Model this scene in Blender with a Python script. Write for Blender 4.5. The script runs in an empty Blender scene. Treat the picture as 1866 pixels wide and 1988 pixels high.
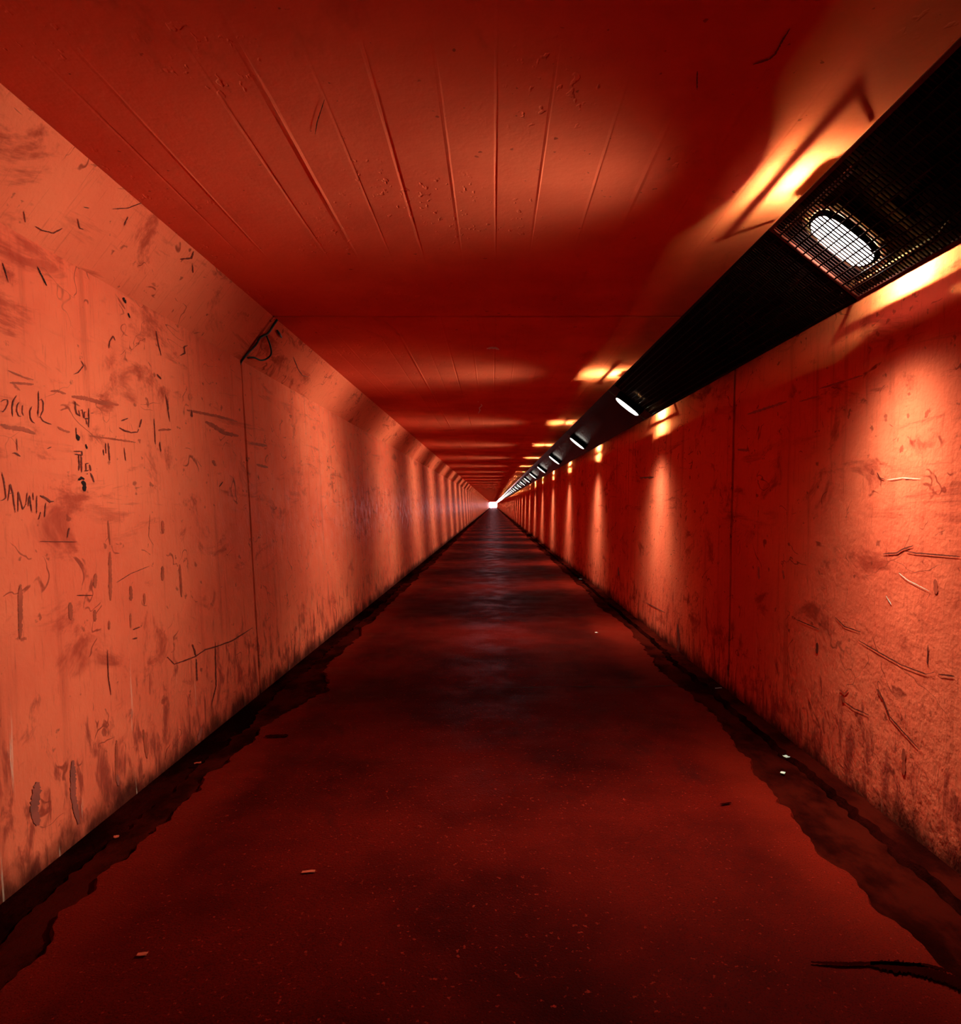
import bpy, bmesh, math, random
from mathutils import Vector, Matrix, noise
random.seed(7)
S = bpy.context.scene
COL = S.collection
EYE = 1.42            # camera height; floor is z = 0
F = 1250.0            # focal length in pixels of the 1866 px wide frame
VPX, VPY = 958.0, 980.0
CEIL = 2.872
Y0, Y1 = -9.0, 346.0  # tunnel ends

# ------------------------------------------------------------------ helpers
def link(name, me, mat=None, parent=None):
    o = bpy.data.objects.new(name, me)
    COL.objects.link(o)
    if mat is not None:
        for m in (mat if isinstance(mat, (list, tuple)) else [mat]):
            me.materials.append(m)
    if parent is not None:
        o.parent = parent
    return o

def mesh(name, verts, faces, smooth=False):
    me = bpy.data.meshes.new(name)
    me.from_pydata([tuple(v) for v in verts], [], faces)
    me.update()
    if smooth:
        for p in me.polygons:
            p.use_smooth = True
    return me

class MB:
    """collects shapes for ONE mesh"""
    def __init__(self):
        self.v, self.f = [], []
    def quad(self, a, b, c, d):
        k = len(self.v); self.v += [Vector(a), Vector(b), Vector(c), Vector(d)]; self.f.append((k, k+1, k+2, k+3))
    def box(self, lo, hi, M=None):
        k = len(self.v)
        for x in (lo[0], hi[0]):
            for y in (lo[1], hi[1]):
                for z in (lo[2], hi[2]):
                    p = Vector((x, y, z)); self.v.append(M @ p if M else p)
        for q in ((0,1,3,2),(4,6,7,5),(0,4,5,1),(2,3,7,6),(0,2,6,4),(1,5,7,3)):
            self.f.append(tuple(k+i for i in q))
    def tube(self, pts, r, n=8):
        pts = [Vector(p) for p in pts]; k0 = len(self.v)
        for i, p in enumerate(pts):
            t = (pts[min(i+1, len(pts)-1)] - pts[max(i-1, 0)]).normalized()
            a = t.cross(Vector((.31, .17, .93))).normalized(); b = t.cross(a)
            rr = r[i] if isinstance(r, (list, tuple)) else r
            for j in range(n):
                q = 2*math.pi*j/n
                self.v.append(p + a*rr*math.cos(q) + b*rr*math.sin(q))
        for i in range(len(pts)-1):
            for j in range(n):
                self.f.append((k0+i*n+j, k0+i*n+(j+1) % n, k0+(i+1)*n+(j+1) % n, k0+(i+1)*n+j))
        self.f.append(tuple(k0+j for j in range(n))[::-1])
        self.f.append(tuple(k0+(len(pts)-1)*n+j for j in range(n)))
    def build(self, name, mat, parent=None, smooth=False):
        return link(name, mesh(name, self.v, self.f, smooth), mat, parent)

def tag(o, label=None, cat=None, group=None, kind=None):
    if label: o['label'] = label
    if cat: o['category'] = cat
    if group: o['group'] = group
    if kind: o['kind'] = kind
    return o

def empty(name, loc=(0, 0, 0)):
    o = bpy.data.objects.new(name, None); COL.objects.link(o); o.location = loc
    o.empty_display_size = .1
    return o

def copy_tree(o, parent=None):
    c = o.copy(); COL.objects.link(c)
    if parent is not None: c.parent = parent
    for ch in list(o.children): copy_tree(ch, c)
    return c

# ------------------------------------------------------------------ materials
class NT:
    def __init__(self, name):
        self.m = bpy.data.materials.new(name); self.m.use_nodes = True
        self.t = self.m.node_tree; self.b = self.t.nodes['Principled BSDF']
        self.c = None
    def n(self, typ, **kw):
        nd = self.t.nodes.new(typ)
        for k, v in kw.items():
            if hasattr(nd, k) and k not in nd.inputs: setattr(nd, k, v)
            else: self.s(nd.inputs[k], v)
        return nd
    def s(self, sock, v):
        if hasattr(v, 'is_linked') or hasattr(v, 'links'): self.t.links.new(v, sock)
        else: sock.default_value = v
    def pos(self, scale=(1, 1, 1)):
        if self.c is None: self.c = self.n('ShaderNodeTexCoord').outputs['Object']
        if tuple(scale) == (1, 1, 1): return self.c
        mp = self.n('ShaderNodeMapping'); self.s(mp.inputs['Vector'], self.c); mp.inputs['Scale'].default_value = scale
        return mp.outputs[0]
    def noise(self, scale, detail=6, rough=.55, vec=(1, 1, 1), dist=0):
        nd = self.n('ShaderNodeTexNoise'); self.s(nd.inputs['Vector'], self.pos(vec) if isinstance(vec, tuple) else vec)
        nd.inputs['Scale'].default_value = scale; nd.inputs['Detail'].default_value = min(detail, 5)
        nd.inputs['Roughness'].default_value = rough; nd.inputs['Distortion'].default_value = dist
        return nd.outputs[0]
    def ramp(self, v, a, b, lo=0., hi=1.):
        nd = self.n('ShaderNodeMapRange'); nd.interpolation_type = 'SMOOTHSTEP'
        self.s(nd.inputs[0], v); nd.inputs[1].default_value = a; nd.inputs[2].default_value = b
        nd.inputs[3].default_value = lo; nd.inputs[4].default_value = hi
        return nd.outputs[0]
    def math(self, op, a, b=0.):
        nd = self.n('ShaderNodeMath'); nd.operation = op; self.s(nd.inputs[0], a); self.s(nd.inputs[1], b)
        return nd.outputs[0]
    def mix(self, f, a, b):
        nd = self.n('ShaderNodeMix'); nd.data_type = 'RGBA'
        self.s(nd.inputs[0], f)
        for sock, v in ((nd.inputs[6], a), (nd.inputs[7], b)):
            if isinstance(v, tuple): sock.default_value = (*v, 1)
            else: self.t.links.new(v, sock)
        return nd.outputs[2]
    def xyz(self):
        nd = self.n('ShaderNodeSeparateXYZ'); self.s(nd.inputs[0], self.pos()); return nd.outputs
    def bump(self, h, dist, strength=1., normal=None):
        nd = self.n('ShaderNodeBump'); self.s(nd.inputs['Height'], h); nd.inputs['Distance'].default_value = dist
        nd.inputs['Strength'].default_value = strength
        if normal is not None: self.t.links.new(normal, nd.inputs['Normal'])
        return nd.outputs[0]
    def out(self, col=None, rough=None, normal=None, spec=None, metal=None):
        B = self.b.inputs
        if col is not None:
            if isinstance(col, tuple): B['Base Color'].default_value = (*col, 1)
            else: self.t.links.new(col, B['Base Color'])
        if rough is not None: self.s(B['Roughness'], rough)
        if normal is not None: self.t.links.new(normal, B['Normal'])
        if spec is not None: B['Specular IOR Level'].default_value = spec
        if metal is not None: B['Metallic'].default_value = metal
        return self.m

C_A = (.90, .098, .048)      # painted concrete, warm red
C_B = (.74, .064, .032)
C_D = (.36, .022, .012)      # grime

def wall_mat(name, peel=True, seed=0., spec=.05):
    t = NT(name)
    x, y, z = t.xyz()
    off = t.n('ShaderNodeMapping'); t.s(off.inputs['Vector'], t.pos()); off.inputs['Location'].default_value = (seed, seed*1.7, seed*.6)
    t.c = off.outputs[0]
    big = t.noise(.9, 5); mid = t.noise(4.5, 4, .62)
    col = t.mix(t.ramp(big, .35, .68), C_A, C_B)
    # vertical run-off streaks
    st = t.noise(1., 5, .6, vec=(1, 9, .55))
    col = t.mix(t.math('MULTIPLY', t.ramp(st, .54, .74), .45 if peel else 0.), col, C_D)
    # smudges and small dark flecks
    sm = t.noise(2.2, 9, .7, vec=(1, .9, 1.5), dist=.6)
    col = t.mix(t.math('MULTIPLY', t.ramp(sm, .55, .70), .8), col, C_D)
    fl = t.noise(16, 3, .5, vec=(1, .8, 1.))
    col = t.mix(t.math('MULTIPLY', t.ramp(fl, .67, .73), .6), col, (.16, .012, .008))
    # smeared layers left between the pours, and thin curling scuffs
    ly = t.noise(2.6, 9, .72, vec=(1, .42, 2.7), dist=.5)
    lz = t.math('MULTIPLY', t.ramp(z, 1.1, 1.5), t.ramp(t.noise(.8, 3), .36, .6))
    col = t.mix(t.math('MULTIPLY', t.math('MULTIPLY', t.ramp(ly, .54, .68), lz), .8), col, C_D)
    cu = t.math('ABSOLUTE', t.math('SUBTRACT', t.noise(3.4, 2.5, .5, vec=(1, .8, 1.1), dist=.8), .5))
    cu = t.math('MULTIPLY', t.ramp(cu, .002, .011, 1, 0), t.ramp(t.noise(3.9, 4, .6), .53, .60))
    col = t.mix(t.math('MULTIPLY', cu, .75), col, (.20, .012, .008))
    rg = t.noise(1., 3, .65, vec=(1, 60, 7))
    col = t.mix(t.math('MULTIPLY', t.ramp(rg, .56, .72), .28), col, C_D)
    # hairline cracks
    vv = t.n('ShaderNodeTexVoronoi'); vv.feature = 'DISTANCE_TO_EDGE'
    wob = t.n('ShaderNodeVectorMath'); wob.operation = 'MULTIPLY_ADD'
    nn = t.n('ShaderNodeTexNoise'); t.s(nn.inputs['Vector'], t.pos()); nn.inputs['Scale'].default_value = 3.; nn.inputs['Detail'].default_value = 3
    t.s(wob.inputs[0], nn.outputs[1]); wob.inputs[1].default_value = (.5, .5, .5); t.s(wob.inputs[2], t.pos((1, 1.1, 1.5)))
    t.s(vv.inputs['Vector'], wob.outputs[0]); vv.inputs['Scale'].default_value = 1.1
    cr = t.math('MULTIPLY', t.ramp(vv.outputs[0], .0, .006, 1, 0), t.ramp(t.noise(1.3, 3), .56, .64))
    col = t.mix(t.math('MULTIPLY', cr, .6), col, (.14, .012, .008))
    h = t.math('ADD', t.math('MULTIPLY', mid, .5), t.math('MULTIPLY', t.noise(38, 2, .6), .16))
    rough = t.ramp(t.noise(7, 5), .3, .7, .36, .6)
    if peel:
        low = t.ramp(z, .0, 1.05, 1, 0)
        fk = t.noise(1., 4, .66, vec=(1, 13, 5.), dist=.4)
        pk = t.ramp(t.math('ADD', fk, t.math('MULTIPLY', low, .22)), .66, .84)
        pk = t.math('MULTIPLY', pk, t.ramp(z, .45, 1.15, 1, 0))
        col = t.mix(t.math('MULTIPLY', pk, .85), col, (.30, .022, .014))
        # wet rising dirt at the foot
        ft = t.ramp(t.math('ADD', z, t.math('MULTIPLY', t.noise(2.4, 6, .65, vec=(1, 1.6, 1)), -.36)), -.22, -.06, 1, 0)
        col = t.mix(t.math('MULTIPLY', ft, .93), col, (.045, .004, .003))
        # pale lime runs
        lm = t.math('MULTIPLY', t.ramp(t.noise(1., 4, .6, vec=(1, 26, 1.6)), .66, .74), t.ramp(z, .2, .9, 1, 0))
        col = t.mix(t.math('MULTIPLY', lm, .5), col, (.85, .34, .26))
        h = t.math('ADD', h, t.math('MULTIPLY', fk, t.math('MULTIPLY', low, .55)))
    return t.out(col, rough, t.bump(h, .020, .9), spec=spec)

M_WALL_L = wall_mat('left_wall_painted_concrete', True, 0., .04)
M_WALL_R = wall_mat('right_wall_painted_concrete', True, 13.3, .0)
M_CHAM = wall_mat('chamfer_painted_concrete', False, 5.1, .0)

def ceil_mat():
    t = NT('ceiling_painted_concrete')
    big = t.noise(1.1, 5); col = t.mix(t.ramp(big, .35, .7), (.88, .090, .044), (.72, .060, .030))
    sm = t.noise(1.7, 8, .68, vec=(1.2, .5, 1), dist=.5)
    col = t.mix(t.math('MULTIPLY', t.ramp(sm, .60, .75), .5), col, (.42, .04, .02))
    fl = t.noise(21, 2)
    col = t.mix(t.math('MULTIPLY', t.ramp(fl, .72, .76), .6), col, (.2, .015, .01))
    h = t.math('ADD', t.math('MULTIPLY', t.noise(5, 4, .6), .5), t.math('MULTIPLY', t.noise(30, 2, .6), .22))
    pits = t.ramp(t.noise(26, 2, .5, vec=(1, .7, 1)), .62, .72)
    h = t.math('SUBTRACT', h, t.math('MULTIPLY', pits, t.ramp(t.noise(1.4, 1), .5, .62, 0, .5)))
    return t.out(col, t.ramp(t.noise(6, 4), .3, .7, .55, .75), t.bump(h, .010, .5), spec=.0)
M_CEIL = ceil_mat()

def floor_mat():
    t = NT('worn_path_concrete')
    x, y, z = t.xyz()
    col = t.mix(t.ramp(t.noise(.8, 6, .6), .36, .66), (.095, .002, .001), (.035, .0007, .0004))
    col = t.mix(t.ramp(t.noise(1.6, 8, .7, vec=(1, .55, 1), dist=.4), .56, .70, 0, .75), col, (.045, .002, .0015))
    # paler dusty margins of the walked path
    ax = t.math('ABSOLUTE', t.math('SUBTRACT', x, -.05))
    ed = t.ramp(t.math('ADD', ax, t.math('MULTIPLY', t.noise(2., 5), .5)), 1.36, 1.66)
    col = t.mix(t.math('MULTIPLY', ed, .6), col, (.17, .005, .002))
    gr = t.noise(58, 2, .6)
    col = t.mix(t.ramp(gr, .64, .72, 0, .8), col, (.26, .010, .006))
    col = t.mix(t.ramp(t.noise(190, 1, .5), .5, .72, 0, .5), col, (.02, .001, .001))
    h = t.math('ADD', t.math('MULTIPLY', t.noise(120, 1, .6), .35), t.math('MULTIPLY', t.noise(2.2, 2), .9))
    h = t.math('ADD', h, t.math('MULTIPLY', t.noise(1., 3, .5, vec=(.5, 7, 1)), .5))
    return t.out(col, t.ramp(t.noise(2.6, 5), .35, .65, .45, .66), t.bump(h, .010, .8), spec=.006)
M_FLOOR = floor_mat()

def wet_mat():
    t = NT('damp_gutter_dirt')
    col = t.mix(t.ramp(t.noise(3.2, 7, .65, vec=(1, .6, 1)), .42, .66), (.007, .0004, .0003), (.030, .0012, .0008))
    return t.out(col, t.ramp(t.noise(5, 4), .35, .65, .35, .7), t.bump(t.noise(22, 6, .65), .02, .8), spec=.0)
M_WET = wet_mat()
def damp_mat():
    t = NT('damp_kerb_concrete')
    col = t.mix(t.ramp(t.noise(4, 7, .65, vec=(1, .6, 1)), .40, .66), (.050, .002, .001), (.014, .0006, .0004))
    return t.out(col, .55, t.bump(t.noise(26, 6, .65), .012, .8), spec=.0)
M_DAMP = damp_mat()

def simple(name, col, rough=.5, metal=0., spec=.5, bump=0., bscale=30):
    t = NT(name)
    c = t.mix(t.ramp(t.noise(bscale*.4, 4), .35, .65), col, tuple(v*.7 for v in col))
    return t.out(c, rough, t.bump(t.noise(bscale, 4), .004, bump) if bump else None, spec, metal)
M_BLACK = simple('black_painted_steel', (.003, .0006, .0004), .6, 0, .0)
M_GLOSS = simple('glossy_black_cover', (.003, .0008, .0006), .17, 0, .12)
M_GRATE = simple('dirty_grating_steel', (.012, .0016, .001), .5, .0, .03)
M_RIM = simple('worn_steel_rim', (.16, .03, .015), .4, .5, .2)
M_VOID = simple('dark_joint_filler', (.008, .002, .002), .8, 0, .1)
M_INK = simple('dark_marker_ink', (.20, .014, .008), .6, 0, .2)
M_SOOT = simple('near_black_soot', (.03, .004, .004), .7, 0, .1)
M_STAIN = simple('rusty_stain', (.50, .040, .018), .6, 0, .2)
M_LIME = simple('pale_lime', (.88, .40, .32), .5, 0, .4)
M_RUB = simple('black_rubber', (.012, .006, .006), .45, 0, .4)
M_PAPER = simple('pale_paper', (.85, .62, .55), .5)

LENS_RGB = (1.0, .92, .80)
M_GLOW_DISH = simple('lens_glow_orange', (.75, .40, .20), .5, 0, .2)  # orange of the glow around the nearest lens, put into the colour
def emit(name, strength):
    m = bpy.data.materials.new(name); m.use_nodes = True
    b = m.node_tree.nodes['Principled BSDF']
    b.inputs['Base Color'].default_value = (.8, .8, .8, 1)
    b.inputs['Emission Color'].default_value = (*LENS_RGB, 1)
    b.inputs['Emission Strength'].default_value = strength
    return m
M_LENS = emit('lit_lamp_lens', 5.5)
M_LENS_N = emit('lit_recessed_lens', 40.)
LIGHT_RGB = (1., 1.82, 1.4)
BEAM_W = 385.
GAP_W = 210.0
GAP_RGB = (1., 2.3, 1.1)     # watts of the bulb behind each cover

# ------------------------------------------------------------------ tunnel shell
# cross section, x and height above floor
WL0, WL1 = (-1.80+.09*.0588, -.09), (-1.949, EYE+1.114)
CL1 = (-1.698, CEIL)
WR0, WR1 = (1.81-.09*.0195, -.09), (1.868, EYE+1.13)
CR1 = (1.62, CEIL)
JOINTS = [4.97 + 12.8*k for k in range(27)]
SEGS = []
a = Y0
for j in JOINTS + [Y1]:
    SEGS.append((a, j)); a = j

def wob(k, s, seed):
    return .010*noise.noise(Vector((k*7.3+seed, s*5.0, .5))) + .006*noise.noise(Vector((k*3.1+seed, s*21., 4.5)))

def strip(name, A, B, mat, gap, n=28, seed=0., depth=.06, chip=0.):
    """one face of the shell from profile point A to B, cast in lengths with open joints between them"""
    A, B = Vector((A[0], 0, A[1])), Vector((B[0], 0, B[1]))
    d = B-A; nrm = Vector((d.z, 0, -d.x)).normalized()      # pointing out of the tunnel is decided by 'depth' sign
    m = MB()
    for k, (s0, s1) in enumerate(SEGS):
        rows = []
        for i in range(n+1):
            f = i/n; p = A + d*f
            ya = s0 if k == 0 else s0 + gap/2 + wob(k, f*d.length, seed)
            yb = s1 if k == len(SEGS)-1 else s1 - gap/2 + wob(k+1, f*d.length, seed+3) - chip*max(0, noise.noise(Vector((k*2., f*d.length*6, 9.))))
            rows.append((p + Vector((0, ya, 0)), p + Vector((0, yb, 0))))
        for (p0, p1), (q0, q1) in zip(rows, rows[1:]):
            m.quad(p0, p1, q1, q0)
            if k: m.quad(p0, q0, q0+nrm*depth, p0+nrm*depth)
            if k < len(SEGS)-1: m.quad(p1, p1+nrm*depth, q1+nrm*depth, q1)
    o = m.build(name, mat); tag(o, kind='structure')
    bk = MB()
    e = d.normalized()*.12
    bk.quad(A-e+nrm*depth*.6+Vector((0, Y0, 0)), B+e+nrm*depth*.6+Vector((0, Y0, 0)),
            B+e+nrm*depth*.6+Vector((0, Y1, 0)), A-e+nrm*depth*.6+Vector((0, Y1, 0)))
    bk.build('joint_filler', M_VOID, o)
    return o

wall_left = strip('wall_left', WL0, WL1, M_WALL_L, .030, seed=1., depth=-.06)
wall_right = strip('wall_right', WR0, WR1, M_WALL_R, .042, seed=2., depth=.06)
trim_cl = strip('trim_1', WL1, CL1, M_CHAM, .030, n=8, seed=3., depth=-.06)
trim_cr = strip('trim_2', WR1, CR1, M_CHAM, .042, n=8, seed=4., depth=.06)
tag(wall_left, 'left red painted concrete tunnel wall with scribbled graffiti', 'wall')
tag(wall_right, 'right red painted concrete tunnel wall under the lamp trough', 'wall')
tag(trim_cl, 'sloping concrete chamfer between left wall and ceiling', 'chamfer')
tag(trim_cr, 'sloping concrete chamfer behind the lamp trough', 'chamfer')

# ceiling with formwork board ridges running along the tunnel
def ceiling():
    ridges = [(-1.47, -.003, .010), (-1.33, .004, .012), (-.97, -.004, .012), (-.80, .009, .020), (-.60, -.003, .010), (-.41, -.007, .014),
              (-.185, .005, .012), (.012, -.007, .010), (.21, .005, .010), (.46, -.004, .012), (.67, -.006, .02), (.92, .003, .012), (1.15, -.003, .012)]
    prof = [(CL1[0], 0.)]
    for xx, h, w in ridges:
        prof += [(xx-w, 0.), (xx, -h), (xx+w*.6, 0.)]
    prof.append((CR1[0], 0.))
    m = MB(); dense = []
    for p, q in zip(prof, prof[1:]):
        k = max(1, int((q[0]-p[0])/.05))
        for i in range(k): dense.append((p[0]+(q[0]-p[0])*i/k, p[1]+(q[1]-p[1])*i/k))
    dense.append(prof[-1])
    for k, (s0, s1) in enumerate(SEGS):
        if k == 0: ys = [s0, 0, 1.0, 1.6, 2.0, 2.3, 2.6, 2.9, 3.2, 3.5, 3.8, 4.2, 4.6, s1]
        else: ys = [s0, s0+.5, s1]
        grid = []
        for yi, yv in enumerate(ys):
            row = []
            for (xx, h) in dense:
                yy = yv
                if yi == 0 and k: yy += .019 + wob(k, xx, 20.)
                if yi == len(ys)-1 and k < len(SEGS)-1: yy += -.019 + wob(k+1, xx, 21.) - .022*max(0, noise.noise(Vector((xx*3.3, k, 2.))))
                fade = (max(.08, 1.25-1.25*abs(yv-2.95)/.95)*(.85+.6*noise.noise(Vector((round(xx*5)*1.9, yv*.9, k*3.))))) if k == 0 else .7
                row.append(Vector((xx, yy, CEIL + h*fade*.42)))
            grid.append(row)
        for r0, r1 in zip(grid, grid[1:]):
            for i in range(len(r0)-1): m.quad(r0[i], r0[i+1], r1[i+1], r1[i])
        up = Vector((0, 0, .06))
        if k:
            r = grid[0]
            for i in range(len(r)-1): m.quad(r[i], r[i]+up, r[i+1]+up, r[i+1])
        if k < len(SEGS)-1:
            r = grid[-1]
            for i in range(len(r)-1): m.quad(r[i], r[i+1], r[i+1]+up, r[i]+up)
    o = tag(m.build('ceiling', M_CEIL), 'flat red painted concrete ceiling with board marks', 'ceiling', kind='structure')
    b = MB()
    b.quad((CL1[0]-.1, Y0, CEIL+.03), (CR1[0]+.1, Y0, CEIL+.03), (CR1[0]+.1, Y1, CEIL+.03), (CL1[0]-.1, Y1, CEIL+.03))
    b.build('joint_filler', M_VOID, o)
    return o
ceil = ceiling()

# floor: a worn concrete path with ragged edges between two damp gutters
def ns(y, seed, f1=1.3, a1=.07, a2=.03):
    return a1*noise.noise(Vector((y*f1, seed, .3))) + 1.5*a2*noise.noise(Vector((y*f1*5.1, seed, 7.7))) + .024*noise.noise(Vector((y*f1*19, seed, 3.7)))
ysf = []
yy = Y0
while yy < Y1:
    ysf.append(yy); yy += .016 if yy < 7 else (.15 if yy < 30 else 2.)
ysf.append(Y1)
def floor():
    m = MB(); prev = None
    for y in ysf:
        near = max(0., min(1., (6.5-y)/4.))
        le = -1.47 + ns(y, 1.) ; re = 1.50 + ns(y, 2., 1.0, .09, .03) - .11*near
        if abs(y-5.0) < .75: le += .20*(1-abs(y-5.0)/.75)       # dirt fan at the joint
        row = [Vector((le-.015, y, -.035)), Vector((le, y, -.002)), Vector((le+.08, y, .0)), Vector((0, y, .006)), Vector((re-.08, y, .0)), Vector((re, y, -.002)), Vector((re+.015, y, -.035))]
        if prev:
            for i in range(len(row)-1): m.quad(prev[i], row[i], row[i+1], prev[i+1]); m.f[-1] = m.f[-1][::-1]
        prev = row
    return tag(m.build('floor', M_FLOOR), 'dark worn concrete path down the tunnel', 'floor', kind='structure')
floor_o = floor()
def gutter(name, x_wall, x_in, kerb, side):
    """damp gutter bed with an uneven concrete kerb strip"""
    m = MB(); prev = None
    for y in ysf:
        if side < 0:
            k0 = x_wall+.17+ns(y, 5., 1.1, .035, .025)
            row = [(x_wall-.05, y, -.035), (k0-.02, y, -.045), (k0, y, -.030), (x_in, y, -.022)]
        else:
            k0 = x_wall-.10+ns(y, 6., .8, .02, .015)
            row = [(x_in, y, -.022), (k0-.05, y, -.03), (k0-.03, y, -.055), (k0, y, -.02), (x_wall+.05, y, -.012)]
        row = [Vector(p) for p in row]
        if prev:
            for i in range(len(row)-1): m.quad(prev[i], prev[i+1], row[i+1], row[i])
        prev = row
    o = m.build(name, [M_WET, M_DAMP])
    nseg = len(row)-1
    for i, p in enumerate(o.data.polygons):
        q = i % nseg
        p.material_index = (1 if q == 2 else 0) if side < 0 else (1 if q in (0, 3) else 0)
    return tag(o, kind='structure')
g = gutter('trim_3', -1.80, -1.15, 0, -1); tag(g, 'black damp gutter along the foot of the left wall', 'gutter')
g = gutter('trim_4', 1.81, 1.15, 0, 1); tag(g, 'damp gutter and low kerb along the foot of the right wall', 'gutter')
# floor crack across the path at the joint
m = MB(); pr = None
for i in range(61):
    x = -.30 + 1.75*i/60
    y = 4.99 + .05*noise.noise(Vector((x*2.4, 1, 1))) + .012*noise.noise(Vector((x*11, 5, 1))) + .02*x
    w = .004+.010*abs(noise.noise(Vector((x*5, 3, 3))))
    r = (Vector((x, y-w, .0068)), Vector((x, y+w, .0068)))
    if pr: m.quad(pr[0], r[0], r[1], pr[1])
    pr = r
m.build('floor_crack', M_SOOT, floor_o)

# unseen cap behind the viewpoint, added to keep sky light out of the tunnel
m = MB(); m.quad((-2.3, Y0+.01, -.3), (2.3, Y0+.01, -.3), (2.3, Y0+.01, 3.2), (-2.3, Y0+.01, 3.2))
tag(m.build('back_light_cap', M_WALL_L), 'unseen red cap behind the viewpoint, added to block sky light', 'wall', kind='structure')

# ------------------------------------------------------------------ marks on the walls, traced onto the real wall planes
def ray(px, py):
    return Vector(((px-VPX)/F, 1., -(py-VPY)/F))
def on_plane(px, py, A, B, off):
    A3, B3 = Vector((A[0], 0, A[1]-EYE)), Vector((B[0], 0, B[1]-EYE))
    d = B3-A3; n = Vector((d.z, 0, -d.x)).normalized()
    r = ray(px, py); t = n.dot(A3)/n.dot(r)
    p = r*t
    if n.dot(A3) < 0: n = -n
    p = p - n*off
    return Vector((p.x, p.y, p.z+EYE))
PL = {'L': (WL0, WL1), 'C': (WL1, CL1), 'R': (WR0, WR1), 'T': ((CL1[0], CEIL), (CR1[0], CEIL)), 'F': ((-1.8, 0.), (1.81, 0.))}

def marks(name, plane, strokes, mat, parent, org=(0, 0), sc=1., off=.003, label=None, taper=True):
    """each stroke: (points, width in photo px)"""
    m = MB()
    for si, (pts, w) in enumerate(strokes):
        P = [Vector((org[0]+p[0]/sc, org[1]+p[1]/sc)) for p in pts]
        # resample with a little roughness
        Q = []
        for a_, b_ in zip(P, P[1:]):
            k = max(2, int((b_-a_).length/2.5))
            for i in range(k): Q.append(a_.lerp(b_, i/k))
        Q.append(P[-1])
        n = len(Q); prev = None
        for i, q in enumerate(Q):
            t = (Q[min(i+1, n-1)]-Q[max(i-1, 0)])
            t = t.normalized() if t.length > 0 else Vector((1, 0))
            nn = Vector((-t.y, t.x))
            e = min(1., .35+1.3*math.sin(math.pi*min(max(i/(n-1), .02), .98))) if taper else 1
            ww = w*.5*e*(.8+.5*noise.noise(Vector((q.x*.35, q.y*.35, si*3.))))
            j = nn*noise.noise(Vector((q.x*.25, q.y*.25, si*5.+2)))*min(w*.22, .9)
            r = (q+j+nn*ww, q+j-nn*ww)
            r3 = [on_plane(c.x, c.y, *PL[plane], off) for c in r]
            if prev: m.quad(prev[0], r3[0], r3[1], prev[1])
            prev = r3
    o = m.build(name, mat, parent)
    if label: o['label'] = label
    return o

s, og = 6.664, (0, 740)
marks('graffiti_word', 'L', [([(0,270),(40,240),(90,240),(95,290),(70,350),(30,400),(0,385)],2.2), ([(205,185),(165,260),(150,340),(155,460)],2.6),
  ([(245,275),(215,310),(210,390),(235,450),(270,455)],2.2), ([(285,310),(280,400),(300,450)],2.), ([(405,325),(380,390),(385,470),(410,520),(440,545)],2.2),
  ([(490,125),(492,300),(485,460)],2.2), ([(500,250),(530,230),(555,280),(550,380),(515,460)],2.2), ([(485,465),(520,465),(545,510),(600,540),(660,560)],2.4)],
  M_INK, wall_left, og, s, label='thin handwritten word black')
marks('graffiti_tag', 'L', [([(15,1180),(40,1280),(60,1400),(70,1510),(30,1540),(0,1545)],2.6), ([(95,1550),(125,1330),(160,1450),(190,1700)],2.6), ([(110,1460),(160,1440)],2.),
  ([(225,1690),(230,1430),(290,1660),(330,1590)],2.4), ([(345,1440),(330,1600)],2.), ([(360,1620),(375,1480),(405,1700)],2.6), ([(370,1610),(400,1600)],2.),
  ([(420,1440),(425,1540)],2.), ([(470,1480),(465,1720)],2.2), ([(510,1480),(580,1510),(640,1560),(690,1555)],4.2), ([(585,1570),(570,1760)],2.2), ([(520,1690),(495,1790)],2.)],
  M_INK, wall_left, og, s, label='scratched capital letters')
marks('graffiti_scribble', 'L', [([(965,265),(970,360),(985,420),(1030,455)],3.2), ([(1010,370),(1030,450)],2.), ([(1030,380),(1055,370),(1075,480)],2.), ([(1085,390),(1085,480)],2.),
  ([(1085,400),(1110,400)],2.), ([(1140,350),(1145,480),(1140,600)],2.6), ([(1090,485),(1140,485)],2.6), ([(1110,500),(1115,560)],2.), ([(1165,415),(1205,410)],2.)],
  M_INK, wall_left, og, s, label='small handwritten scribble')
marks('graffiti_glyphs', 'L', [([(945,905),(1050,910),(1060,960)],3.4), ([(960,945),(1060,960)],2.4), ([(1010,950),(1020,1070),(1015,1160)],3.), ([(1045,960),(1050,1180)],3.), ([(1020,1080),(1050,1080)],2.),
  ([(1095,1070),(1140,1060)],3.), ([(1105,1070),(1110,1160)],2.2), ([(1085,1165),(1140,1150)],3.2), ([(1150,1080),(1170,1160)],3.6), ([(1165,1190),(1190,1240),(1210,1310)],3.4), ([(1115,1200),(1130,1200)],3.)],
  M_INK, wall_left, og, s, label='dark blocky glyphs')
marks('soot_blots', 'L', [([(985,690),(1005,730),(1010,770)],8.), ([(1105,815),(1118,880)],4.2), ([(975,600),(982,690)],1.6), ([(1010,1285),(1045,1250),(1085,1270)],6.), ([(1060,1290),(1085,1340),(1090,1425)],9.)],
  M_SOOT, wall_left, og, s, label='black burnt blots')
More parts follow.
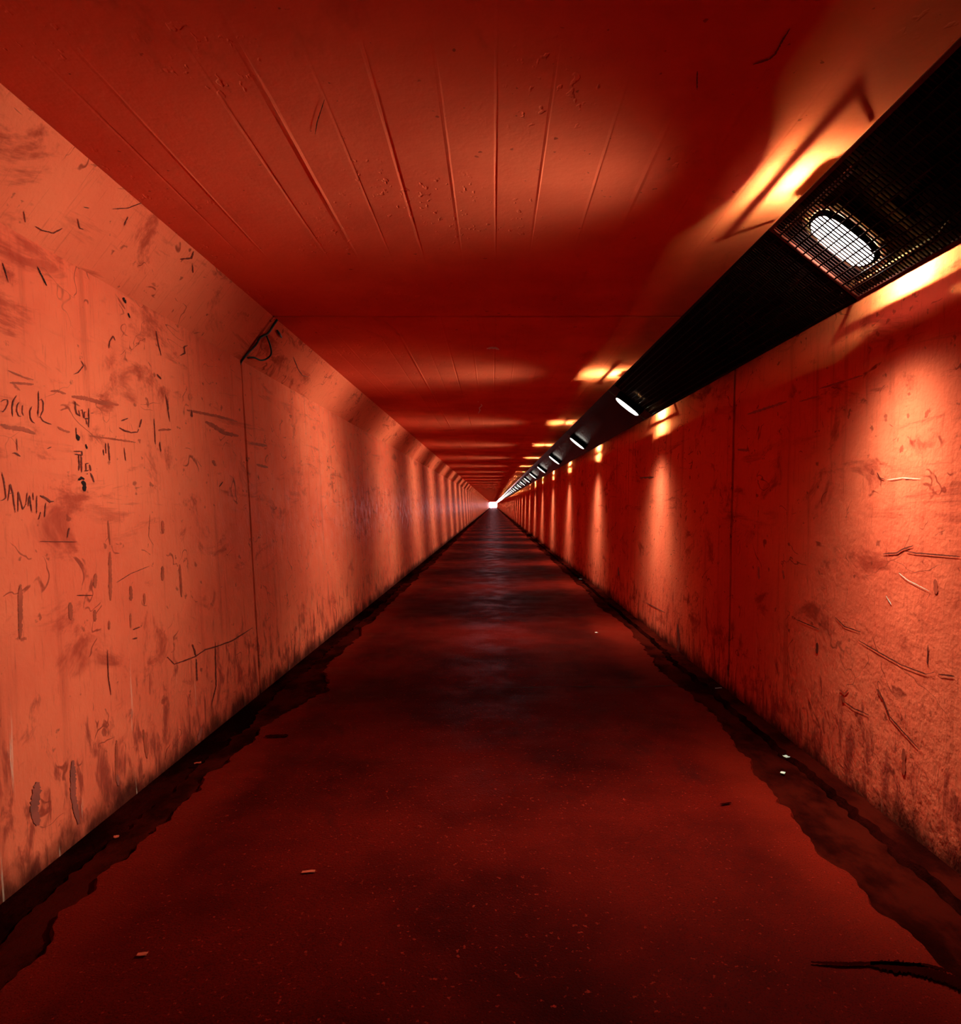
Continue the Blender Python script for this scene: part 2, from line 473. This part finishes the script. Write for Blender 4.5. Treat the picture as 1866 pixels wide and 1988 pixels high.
marks('scratches', 'L', [([(160,930),(200,935),(255,975)],3.4), ([(210,740),(215,900)],1.6), ([(1560,515),(1650,480)],2.8), ([(1540,600),(1600,640),(1690,665),(1770,660),(1790,620)],3.4), ([(1800,600),(1825,490)],3.),
  ([(1360,800),(1365,940)],2.), ([(1395,800),(1415,1030)],2.6), ([(1330,880),(1340,960)],2.), ([(1600,860),(1620,1030)],1.8), ([(600,875),(660,850)],2.2)], M_INK, wall_left, og, s)
marks('pour_line_stains', 'L', [([(650,130),(740,125),(850,165)],5.), ([(920,200),(1100,220),(1300,280),(1430,290),(1530,310)],9.), ([(0,560),(100,600),(300,620),(450,680)],10.), ([(740,590),(820,640),(900,660)],5.),
  ([(1150,705),(1400,740),(1750,790)],4.), ([(120,20),(280,30),(430,40)],6.)], M_STAIN, wall_left, og, s, off=.002)
s, og = 3.588, (0, 640)
marks('scratches', 'L', [([(755,130),(760,85),(785,45),(800,75)],2.6), ([(1085,10),(1100,100),(1120,180)],2.2), ([(1305,110),(1280,120),(1285,165),(1250,180)],3.2), ([(510,310),(540,300),(580,250),(560,215)],2.2),
  ([(1090,310),(1120,345)],3.6), ([(1070,620),(1080,800)],1.8), ([(1150,450),(1180,640)],2.), ([(1165,480),(1170,560)],2.), ([(1330,560),(1335,610)],4.), ([(1525,1095),(1550,1060)],2.6),
  ([(270,1475),(530,1478)],1.6), ([(480,1380),(465,1450)],2.6), ([(1110,780),(1118,850)],2.6)], M_INK, wall_left, og, s)
marks('pour_line_stains', 'L', [([(55,285),(110,310),(160,330),(230,350)],4.), ([(1100,700),(1190,695)],5.), ([(1430,640),(1500,680),(1560,720),(1660,740)],9.), ([(1480,910),(1500,950)],7.), ([(1785,940),(1866,960)],6.),
  ([(1740,790),(1860,810)],7.), ([(750,1330),(765,1500)],4.), ([(1130,1330),(1135,1420)],6.), ([(1300,560),(1500,600),(1650,640)],6.)], M_STAIN, wall_left, og, s, off=.002)
s, og = 2.84, (0, 1050)
marks('rust_runs', 'L', [([(110,240),(110,540)],10.), ([(385,340),(390,435)],9.), ([(525,180),(522,260)],8.), ([(520,380),(522,445)],7.), ([(605,60),(608,330)],7.), ([(720,250),(722,330)],7.), ([(718,400),(720,480)],4.),
  ([(895,140),(895,220)],7.), ([(990,130),(1000,310)],5.), ([(600,440),(600,490)],5.), ([(640,1100),(640,1330)],6.), ([(790,1040),(810,1200)],6.), ([(795,290),(795,350)],5.)], M_STAIN, wall_left, og, s, off=.002)
marks('cracks', 'L', [([(590,600),(595,750),(610,850)],2.2), ([(920,640),(960,680),(1070,640),(1130,600),(1200,580),(1280,550),(1390,480)],3.), ([(1080,650),(1085,770)],3.), ([(1185,560),(1190,800),(1165,900)],2.4),
  ([(420,300),(510,300)],2.), ([(730,490),(770,475)],2.8), ([(730,540),(755,535)],2.8), ([(640,230),(720,180),(820,140)],1.6), ([(1060,570),(1080,640)],4.)], M_INK, wall_left, og, s)
marks('peeled_patches', 'L', [([(400,1210),(400,1400),(430,1560)],13.), ([(205,1330),(185,1480),(205,1570)],20.), ([(1110,1030),(1090,1100)],7.), ([(645,1290),(650,1350)],6.)], simple('peeled_dark_concrete', (.34, .024, .012), .8), wall_left, og, s)
s, og = 2.666, (0, 0)
marks('cracks', 'C', [([(180,1170),(215,1190),(275,1205),(320,1180)],3.), ([(400,1130),(410,1180),(430,1185)],2.4), ([(640,1165),(660,1120)],3.), ([(430,1070),(460,1075)],2.6), ([(930,1340),(990,1335),(1000,1300)],4.),
  ([(995,1370),(998,1410)],3.), ([(120,1090),(130,1150)],2.), ([(580,1080),(660,1075),(740,1045)],2.2)], M_INK, trim_cl, og, s)
marks('cracks', 'L', [([(190,1380),(240,1480)],3.), ([(635,1540),(650,1570)],5.), ([(660,1620),(670,1645)],3.4), ([(10,1360),(40,1460)],2.)], M_SOOT, wall_left, og, s)
marks('cracks', 'C', [([(570,430),(605,520),(640,570),(690,580)],1.8)], M_INK, trim_cl, (420, 580), 3.824)
marks('cracks', 'T', [([(250,495),(370,455),(420,415),(470,320),(535,215)],4.)], M_INK, ceil, (1400, 0), 4.)
marks('cracks', 'T', [([(1770,75),(1770,150)],3.), ([(270,190),(240,280),(232,330)],2.4)], M_INK, ceil, (500, 100), 2.073)
marks('paint_drip', 'T', [([(635,1630),(655,1665),(600,1710),(620,1750),(580,1810)],2.6), ([(578,1580),(584,1592)],2.4)], M_LIME, ceil, (870, 620), 9.94, label='pale squiggle of dripped lime')
marks('paint_patch', 'T', [([(745,556),(830,545),(910,545),(990,575)],4.5)], M_LIME, ceil, (870, 620), 9.94, label='pale bare patch')
marks('damp_stain', 'F', [([(1575,1873),(1640,1877),(1720,1875),(1800,1880),(1866,1898)],9.), ([(1690,1876),(1780,1886),(1840,1905),(1900,1930)],26.), ([(515,1432),(560,1430)],6.), ([(1398,1565),(1420,1562)],4.)], simple('damp_floor_stain', (.022, .0006, .0004), .6, 0, 0.), floor_o, off=.009)
s, og = 2.84, (1380, 600)
marks('cracks', 'R', [([(955,1350),(1030,1345),(1060,1325),(1120,1305)],4.), ([(1080,1335),(1130,1345),(1380,1365)],3.4), ([(690,1700),(740,1750),(830,1780)],2.6), ([(470,1710),(600,1765)],2.2), ([(590,1840),(588,1900)],6.),
  ([(920,900),(935,930),(965,940)],2.2)], M_INK, wall_right, og, s)
marks('pour_line_stains', 'R', [([(205,580),(330,540),(420,510)],6.), ([(600,440),(730,400),(840,365)],4.), ([(1240,1490),(1245,1570)],9.), ([(150,775),(205,780)],6.), ([(265,1420),(268,1490)],5.), ([(400,1440),(405,1490)],5.), ([(490,510),(600,480)],3.5)], M_STAIN, wall_right, og, s, off=.002)
marks('lime_scratches', 'R', [([(975,942),(1060,930),(1160,936)],1.8), ([(1040,1455),(1090,1495),(1210,1555)],1.8), ([(970,1580),(1000,1630)],2.2)], M_LIME, wall_right, og, s)
s, og = 2.523, (1300, 1200)
marks('cracks', 'R', [([(930,110),(1050,180),(1140,230),(1260,275),(1300,265)],3.), ([(1320,275),(1400,285)],4.), ([(860,410),(900,440),(980,475)],2.8), ([(1020,345),(1050,400),(1080,480),(1140,550),(1230,645)],3.2),
  ([(40,30),(48,110),(38,200)],6.), ([(1270,130),(1265,230)],2.4)], M_INK, wall_right, og, s)
marks('plaster_chips', 'R', [([(835,350),(860,372),(878,350)],5.), ([(845,380),(860,415)],7.), ([(1022,350),(1045,395)],6.), ([(1150,640),(1150,770)],9.)], M_STAIN, wall_right, og, s)
marks('cracks', 'R', [([(860,525),(960,520)],4.), ([(905,1385),(1030,1450)],2.), ([(715,1140),(715,1200)],3.6)], M_INK, wall_right, (1000, 780), 3.55)

# ------------------------------------------------------------------ lamp trough along the right corner
T = Vector((1.30, 0, EYE+1.30)); W = Vector((1.72, 0, EYE+.966))
U = (W-T).normalized(); NRM = Vector((U.z, 0, -U.x))         # NRM points down and into the tunnel
CH = (W-T).length
MID = Vector((1.515, 0, EYE+1.129))
def frame_at(y):            # local: x along the cover (ceiling edge to wall edge), y along the tunnel, z out of the cover
    M = Matrix(((U.x, 0, NRM.x, MID.x), (0, 1, 0, y), (U.z, 0, NRM.z, MID.z), (0, 0, 0, 1)))
    return M
u0 = -(MID-T).length; u1 = (W-MID).length
LY = [2.86 + 4.265*k for k in range(80)]

# continuous back tray of the trough
tr = MB()
tp = [(1.46, CEIL-.012), (1.475, CEIL-.03), (1.845, EYE+1.075), (1.862, EYE+1.045)]
for p, q in zip(tp, tp[1:]):
    tr.quad((p[0], Y0+.05, p[1]), (q[0], Y0+.05, q[1]), (q[0], Y1-.5, q[1]), (p[0], Y1-.5, p[1]))
for p, q in zip(tp, tp[1:]):
    pp, qq = (p[0]+.012, p[1]+.008), (q[0]+.004, q[1]+.008)
trough = tr.build('lamp_trough', M_BLACK)
sm = trough.modifiers.new('thickness', 'SOLIDIFY'); sm.thickness = .006; sm.offset = 0
tag(trough, 'long black steel trough fixed in the right ceiling corner behind the lamps', 'trough')

# ---- cover panels
def grating_mesh(L):
    m = MB()
    nb = int(L/.022)
    for i in range(nb+1):                       # closely set cross bars
        y = L*i/nb
        m.box((u0+.012, y-.0030, -.004), (u1-.012, y+.0030, .0))
    for i in range(12):                         # bars running lengthwise
        u = u0+.012 + (CH-.024)*i/11
        m.box((u-.003, 0, -.004), (u+.003, L, .006))
    return mesh('grille', m.v, m.f)
def rim_mesh(L):
    m = MB()
    for (a_, b_) in ((u0, u0+.016), (u1-.016, u1)):
        m.box((a_, -.004, -.016), (b_, L+.004, .008))
    for y in (-.004, L-.008):
        m.box((u0+.016, y, -.016), (u1-.016, y+.012, .007))
    return mesh('rim', m.v, m.f)
def solid_mesh(L):
    m = MB()
    m.box((u0, 0, -.010), (u1, L, .0))
    m.box((u0, 0, -.030), (u0+.004, L, -.010)); m.box((u1-.004, 0, -.030), (u1, L, -.010))   # folded edges
    return mesh('cover_sheet', m.v, m.f)

ordinal = ['first', 'second', 'third', 'fourth', 'fifth', 'sixth', 'seventh', 'eighth', 'ninth', 'tenth', 'eleventh', 'twelfth']
def hanger(r, y):
    mb = MB(); mb.box((.02, y, -.170), (.05, y+.03, -.0105)); mb.box((-.02, y, -.174), (.09, y+.03, -.169)); mb.box((-.02, y, -.0155), (.09, y+.03, -.0105))
    return link('hanger_bracket', mesh('hanger_bracket', mb.v, mb.f), M_BLACK, r)
def panel_root(y):
    r = empty('cover_panel'); r.matrix_world = frame_at(y); return r
# two grating panels nearest the viewpoint
spans = [(-1.35, LY[0]+.165), (LY[0]+.185, LY[1]-.19)]
for i, (a_, b_) in enumerate(spans):
    r = panel_root(a_); L = b_-a_
    link('grille', grating_mesh(L), M_GRATE, r); link('rim', rim_mesh(L), M_RIM if i == 0 else M_GRATE, r)
    for y in (.35, L-.62): hanger(r, y)
    tag(r, ['black steel grating cover over the nearest lamp, running out of frame at upper right', 'black steel grating cover between the nearest lamp and the second lamp'][i], 'cover panel', 'cover panels of the lamp trough')
PL_LEN = 4.265-.38
proto = panel_root(LY[1]+.19)
link('cover_sheet', solid_mesh(PL_LEN), M_GLOSS, proto)
for y in (.03, PL_LEN-.06): hanger(proto, y)
for k in range(1, 79):
    r = proto if k == 1 else copy_tree(proto)
    if k > 1: r.matrix_world = frame_at(LY[k]+.19)
    if k < 9: lab = 'plain glossy black cover sheet between the %s and %s lamp from the viewpoint' % (ordinal[k], ordinal[k+1])
    else: lab = 'tiny black cover sheet far down the trough near the bright tunnel mouth'
    tag(r, lab, 'cover panel', 'cover panels of the lamp trough' if k < 9 else 'far cover panels of the lamp trough')

# ---- lamps
def lens_mesh(a_, b_, h, z0, n=20, rings=4):
    v = [Vector((0, 0, z0+h))]; f = []
    for r in range(1, rings+1):
        q = r/rings*math.pi/2
        for i in range(n):
            t = 2*math.pi*i/n
            c, s_ = math.cos(t), math.sin(t)
            e = 2/3.0
            x = math.copysign(abs(c)**e, c); y = math.copysign(abs(s_)**e, s_)
            v.append(Vector((a_*x*math.sin(q), b_*y*math.sin(q), z0+h*math.cos(q))))
    for i in range(n): f.append((0, 1+i, 1+(i+1) % n))
    for r in range(rings-1):
        for i in range(n):
            k = 1+r*n; f.append((k+i, k+n+i, k+n+(i+1) % n, k+(i+1) % n))
    return mesh('lens', v, f, True)
def lamp_root(y):
    r = empty('bulkhead_lamp'); r.matrix_world = frame_at(y); return r
def rods(r, ends=.34):
    for P in ((1.415, EYE+1.325), (1.735, EYE+1.045)):
        m = MB(); d = Vector((P[0]-MID.x, 0, P[1]-MID.z)); u, n_ = d.dot(U), d.dot(NRM)
        m.box((u-.011, -ends, n_-.011), (u+.011, ends, n_+.011))
        for y in (-ends, ends-.016): m.box((u-.006, y, n_-.085), (u+.006, y+.016, n_))
        link('mounting_bar', mesh('mounting_bar', m.v, m.f), M_RIM, r)
def lamp_light(name, root, w, loc, size, sig, power, rgb):
    """bulb with the luminaire's own light distribution: narrow along the tunnel, wide across it"""
    l = bpy.data.lights.get(name)
    if l is None:
        l = bpy.data.lights.new(name, 'POINT'); l.energy = w; l.color = rgb; l.shadow_soft_size = size; l.specular_factor = .2
        l.use_nodes = True; nt = l.node_tree; em = nt.nodes['Emission']
        tc = nt.nodes.new('ShaderNodeTexCoord'); sx = nt.nodes.new('ShaderNodeSeparateXYZ'); nt.links.new(tc.outputs['Normal'], sx.inputs[0])
        def M(op, a, b):
            nd = nt.nodes.new('ShaderNodeMath'); nd.operation = op
            for sk, v in zip(nd.inputs, (a, b)):
                if isinstance(v, (int, float)): sk.default_value = v
                else: nt.links.new(v, sk)
            return nd.outputs[0]
        q = M('DIVIDE', sx.outputs[1], sig)
        g_ = M('ADD', M('MULTIPLY', M('POWER', 2.718, M('MULTIPLY', M('MULTIPLY', q, q), -1.)), .98), .02 if power else 0.)
        if power:      # cut off by the bezel towards the wall and ceiling beside the lamp
            mr = nt.nodes.new('ShaderNodeMapRange'); mr.interpolation_type = 'SMOOTHSTEP'
            nt.links.new(sx.outputs[2], mr.inputs[0]); mr.inputs[1].default_value = .20; mr.inputs[2].default_value = .68
            g_ = M('MULTIPLY', g_, mr.outputs[0])
        nt.links.new(g_, em.inputs['Strength'])
    o = bpy.data.objects.new(name, l); COL.objects.link(o); o.parent = root; o.location = loc
    return o
def make_lamp(y, recessed):
    r = lamp_root(y)
    z0 = -.054 if recessed else .055
    link('lens', lens_mesh(.155, .09 if recessed else .075, .035 if recessed else .022, z0), M_LENS_N if recessed else M_LENS, r)
    m = MB()     # bezel around the lens
    n = 28
    def ring(a_, b_, z):
        out = []
        for i in range(n):
            t = 2*math.pi*i/n; c, s_ = math.cos(t), math.sin(t); e = 2/3.
            out.append(Vector((a_*math.copysign(abs(c)**e, c), b_*math.copysign(abs(s_)**e, s_), z)))
        return out
    bw = .015 if recessed else 0.
    R = [ring(.150, .070+bw, z0-.004), ring(.156, .076+bw, z0+.004), ring(.164, .084+bw, z0+.002), ring(.172, .095+bw, .0 if z0 > 0 else z0-.014)]
    k0 = len(m.v)
    for q in R: m.v += q
    for a_ in range(3):
        for i in range(n): m.f.append((k0+a_*n+i, k0+a_*n+(i+1) % n, k0+(a_+1)*n+(i+1) % n, k0+(a_+1)*n+i))
    link('bezel', mesh('bezel', m.v, m.f, True), M_BLACK, r)
    if recessed:
        link('glow_dish', lens_mesh(.205, .135, -.006, z0-.012), M_GLOW_DISH, r).name = 'glow_dish'  # added dish that widens the glow around the nearest lens
    else:
        m = MB(); m.box((u0, -.17, -.010), (u1, .17, .0)); link('base_plate', mesh('base_plate', m.v, m.f), M_GLOSS, r)
    rods(r)
    m = MB(); m.box((-.13, -.07, -.170), (.13, .07, -.125)); link('gear_box', mesh('gear_box', m.v, m.f), M_BLACK, r)
    lamp_light('lamp_bulb_glow', r, GAP_W, (.02, 0, -.086), .02, .50, 0, GAP_RGB)
    lamp_light('recessed_lamp_beam' if recessed else 'lamp_beam', r, BEAM_W, (0, 0, .03 if recessed else .135), .06, .34, 1., LIGHT_RGB)
    return r
lab_lamp = ['glaring oval bulkhead lamp half behind the grating, nearest and largest of the row',
            'second lamp from the viewpoint, a slanted white streak above the right wall joint',
            'third lamp from the viewpoint, glowing with its twin reflection in the cover',
            'fourth lamp from the viewpoint along the right ceiling corner']
proto = None
for k, y in enumerate(LY):
    if k == 0: r = make_lamp(y, True)
    elif k == 1: proto = r = make_lamp(y, False)
    else:
        r = copy_tree(proto); r.matrix_world = frame_at(y)
    if k < 4: lab = lab_lamp[k]
    elif k < 10: lab = '%s lamp from the viewpoint in the right ceiling corner' % ordinal[k]
    else: lab = 'tiny glowing lamp far down the row near the bright tunnel mouth'
    tag(r, lab, 'lamp', 'bulkhead lamps along the trough' if k < 10 else 'far bulkhead lamps')

# ------------------------------------------------------------------ loose joint seal hanging off the left chamfer
def pt(px, py, plane, off): return on_plane(px, py, *PL[plane], off)
r = empty('joint_seal', pt(468, 706, 'C', .02))
def seal(name, pix, offs, rad):
    m = MB(); P = [pt(px, py, 'C', o_) - r.location for (px, py), o_ in zip(pix, offs)]
    Q = []
    for i in range(len(P)-1):
        p0, p1, p2, p3 = P[max(i-1, 0)], P[i], P[i+1], P[min(i+2, len(P)-1)]
        for j in range(5):
            t = j/5
            Q.append(.5*((2*p1)+(p2-p0)*t+(2*p0-5*p1+4*p2-p3)*t*t+(3*p1-p0-3*p2+p3)*t**3))
    Q.append(P[-1]); m.tube(Q, rad, 7)
    return m.build(name, M_RUB, r, True)
seal('strip', [(537,619),(527,632),(516,645),(503,653),(493,666),(481,680),(470,692),(465,702),(465,712)], [.008,.012,.018,.014,.02,.016,.018,.012,.004], .0085)
seal('loop', [(514,650),(515,664),(513,677),(506,688),(496,692),(486,689),(478,693)], [.02,.05,.07,.06,.05,.035,.012], .007)
tag(r, 'loose black rubber joint strip with drooping loop on left chamfer', 'rubber strip')
m = MB(); base = pt(540, 646, 'C', .012)
m.tube([pt(536, 640, 'C', .012)-base, Vector((0, 0, 0)), pt(544, 653, 'C', .014)-base], [.007, .010, .006], 7)
o = m.build('rubber_scrap', M_RUB, None, True); o.location = base
tag(o, 'short black rubber scrap stuck on left chamfer beside the drooping joint strip', 'rubber scrap')

# ------------------------------------------------------------------ litter on the floor
def on_floor(px, py, z=0.):
    d = ray(px, py); t = (z-EYE)/d.z; return Vector((d.x*t, d.y*t, z))
def scrap(px, py, w, l, ang, label, z, name='paper_scrap', cat='litter', mat=None):
    p = on_floor(px, py, z); v = []; f = []
    for i in range(4):
        for j in range(4):
            x = (i/3-.5)*w*(1+.25*noise.noise(Vector((i*1.3, j*1.1, px)))); y = (j/3-.5)*l*(1+.25*noise.noise(Vector((i, j, py))))
            v.append(Vector((x, y, .004+.35*min(w, l)*abs(noise.noise(Vector((i*.9, j*.9, px*.1)))))))
    for i in range(3):
        for j in range(3): f.append((i*4+j, i*4+j+1, i*4+j+5, i*4+j+4))
    o = link(name, mesh(name, v, f), mat or M_PAPER); o.location = p; o.rotation_euler = (0, 0, ang)
    md = o.modifiers.new('thickness', 'SOLIDIFY'); md.thickness = .002
    return tag(o, label, cat)
scrap(1527, 1471, .028, .030, .3, 'tiny white paper scrap in right gutter, upper of two close together', -.02)
scrap(1520, 1502, .024, .022, .9, 'tiny white paper scrap on edge of right gutter, lower of two close together', -.02)
scrap(1395, 1337, .055, .012, .2, 'thin pale stick of litter by the foot of the right wall joint', -.02, 'litter_stick')
scrap(1127, 1125, .05, .06, .3, 'pale scrap at the foot of the right wall far along the path', -.02)
scrap(1158, 1229, .03, .03, .3, 'small pale scrap lying on the path before the right wall light patch', .004)
scrap(384, 1483, .035, .018, .5, 'reddish twig of litter beside the left gutter', -.02, 'litter_stick', mat=M_STAIN)
scrap(226, 1627, .02, .02, .5, 'reddish crumb of litter in the near left gutter', -.03, mat=M_STAIN)
scrap(599, 1695, .05, .014, .15, 'thin flat leaf fleck on the near left of the path', .003, 'leaf', 'leaf', M_STAIN)
scrap(276, 1856, .03, .014, .1, 'small leaf fleck near the bottom left of the path', .003, 'leaf', 'leaf', M_STAIN)

# ------------------------------------------------------------------ daylight at the far mouth
w = bpy.data.worlds.new('World'); S.world = w; w.use_nodes = True
bg = w.node_tree.nodes['Background']; bg.inputs[0].default_value = (1., .52, .57, 1); bg.inputs[1].default_value = 480.
pl = bpy.data.lights.new('tunnel_mouth_portal', 'AREA'); pl.shape = 'RECTANGLE'; pl.size = 3.9; pl.size_y = 3.1
po = bpy.data.objects.new('tunnel_mouth_portal', pl); COL.objects.link(po); po.location = (0, Y1-.02, 1.45); po.rotation_euler = (-math.pi/2, 0, 0)
pl.cycles.is_portal = True

# ------------------------------------------------------------------ camera
cam = bpy.data.cameras.new('camera'); co = bpy.data.objects.new('camera', cam); COL.objects.link(co)
co.location = (0, 0, EYE); co.rotation_euler = (math.pi/2, 0, 0)
cam.sensor_fit = 'HORIZONTAL'; cam.sensor_width = 36.; cam.lens = 36.*F/1866.
cam.shift_x = -(VPX-933.)/1866.; cam.shift_y = -(994.-VPY)/1866.
cam.clip_start = .02; cam.clip_end = 1000.
S.camera = co
S.view_settings.view_transform = 'Standard'; S.view_settings.look = 'None'
S.view_settings.gamma = 1.; S.view_settings.use_curve_mapping = False
S.view_settings.exposure = 0.
S.cycles.use_denoising = True
S.cycles.diffuse_bounces = 4; S.cycles.max_bounces = 5; S.cycles.glossy_bounces = 2
S.cycles.use_adaptive_sampling = True; S.cycles.adaptive_threshold = .04; S.cycles.adaptive_min_samples = 24
S.cycles.sample_clamp_indirect = 6.
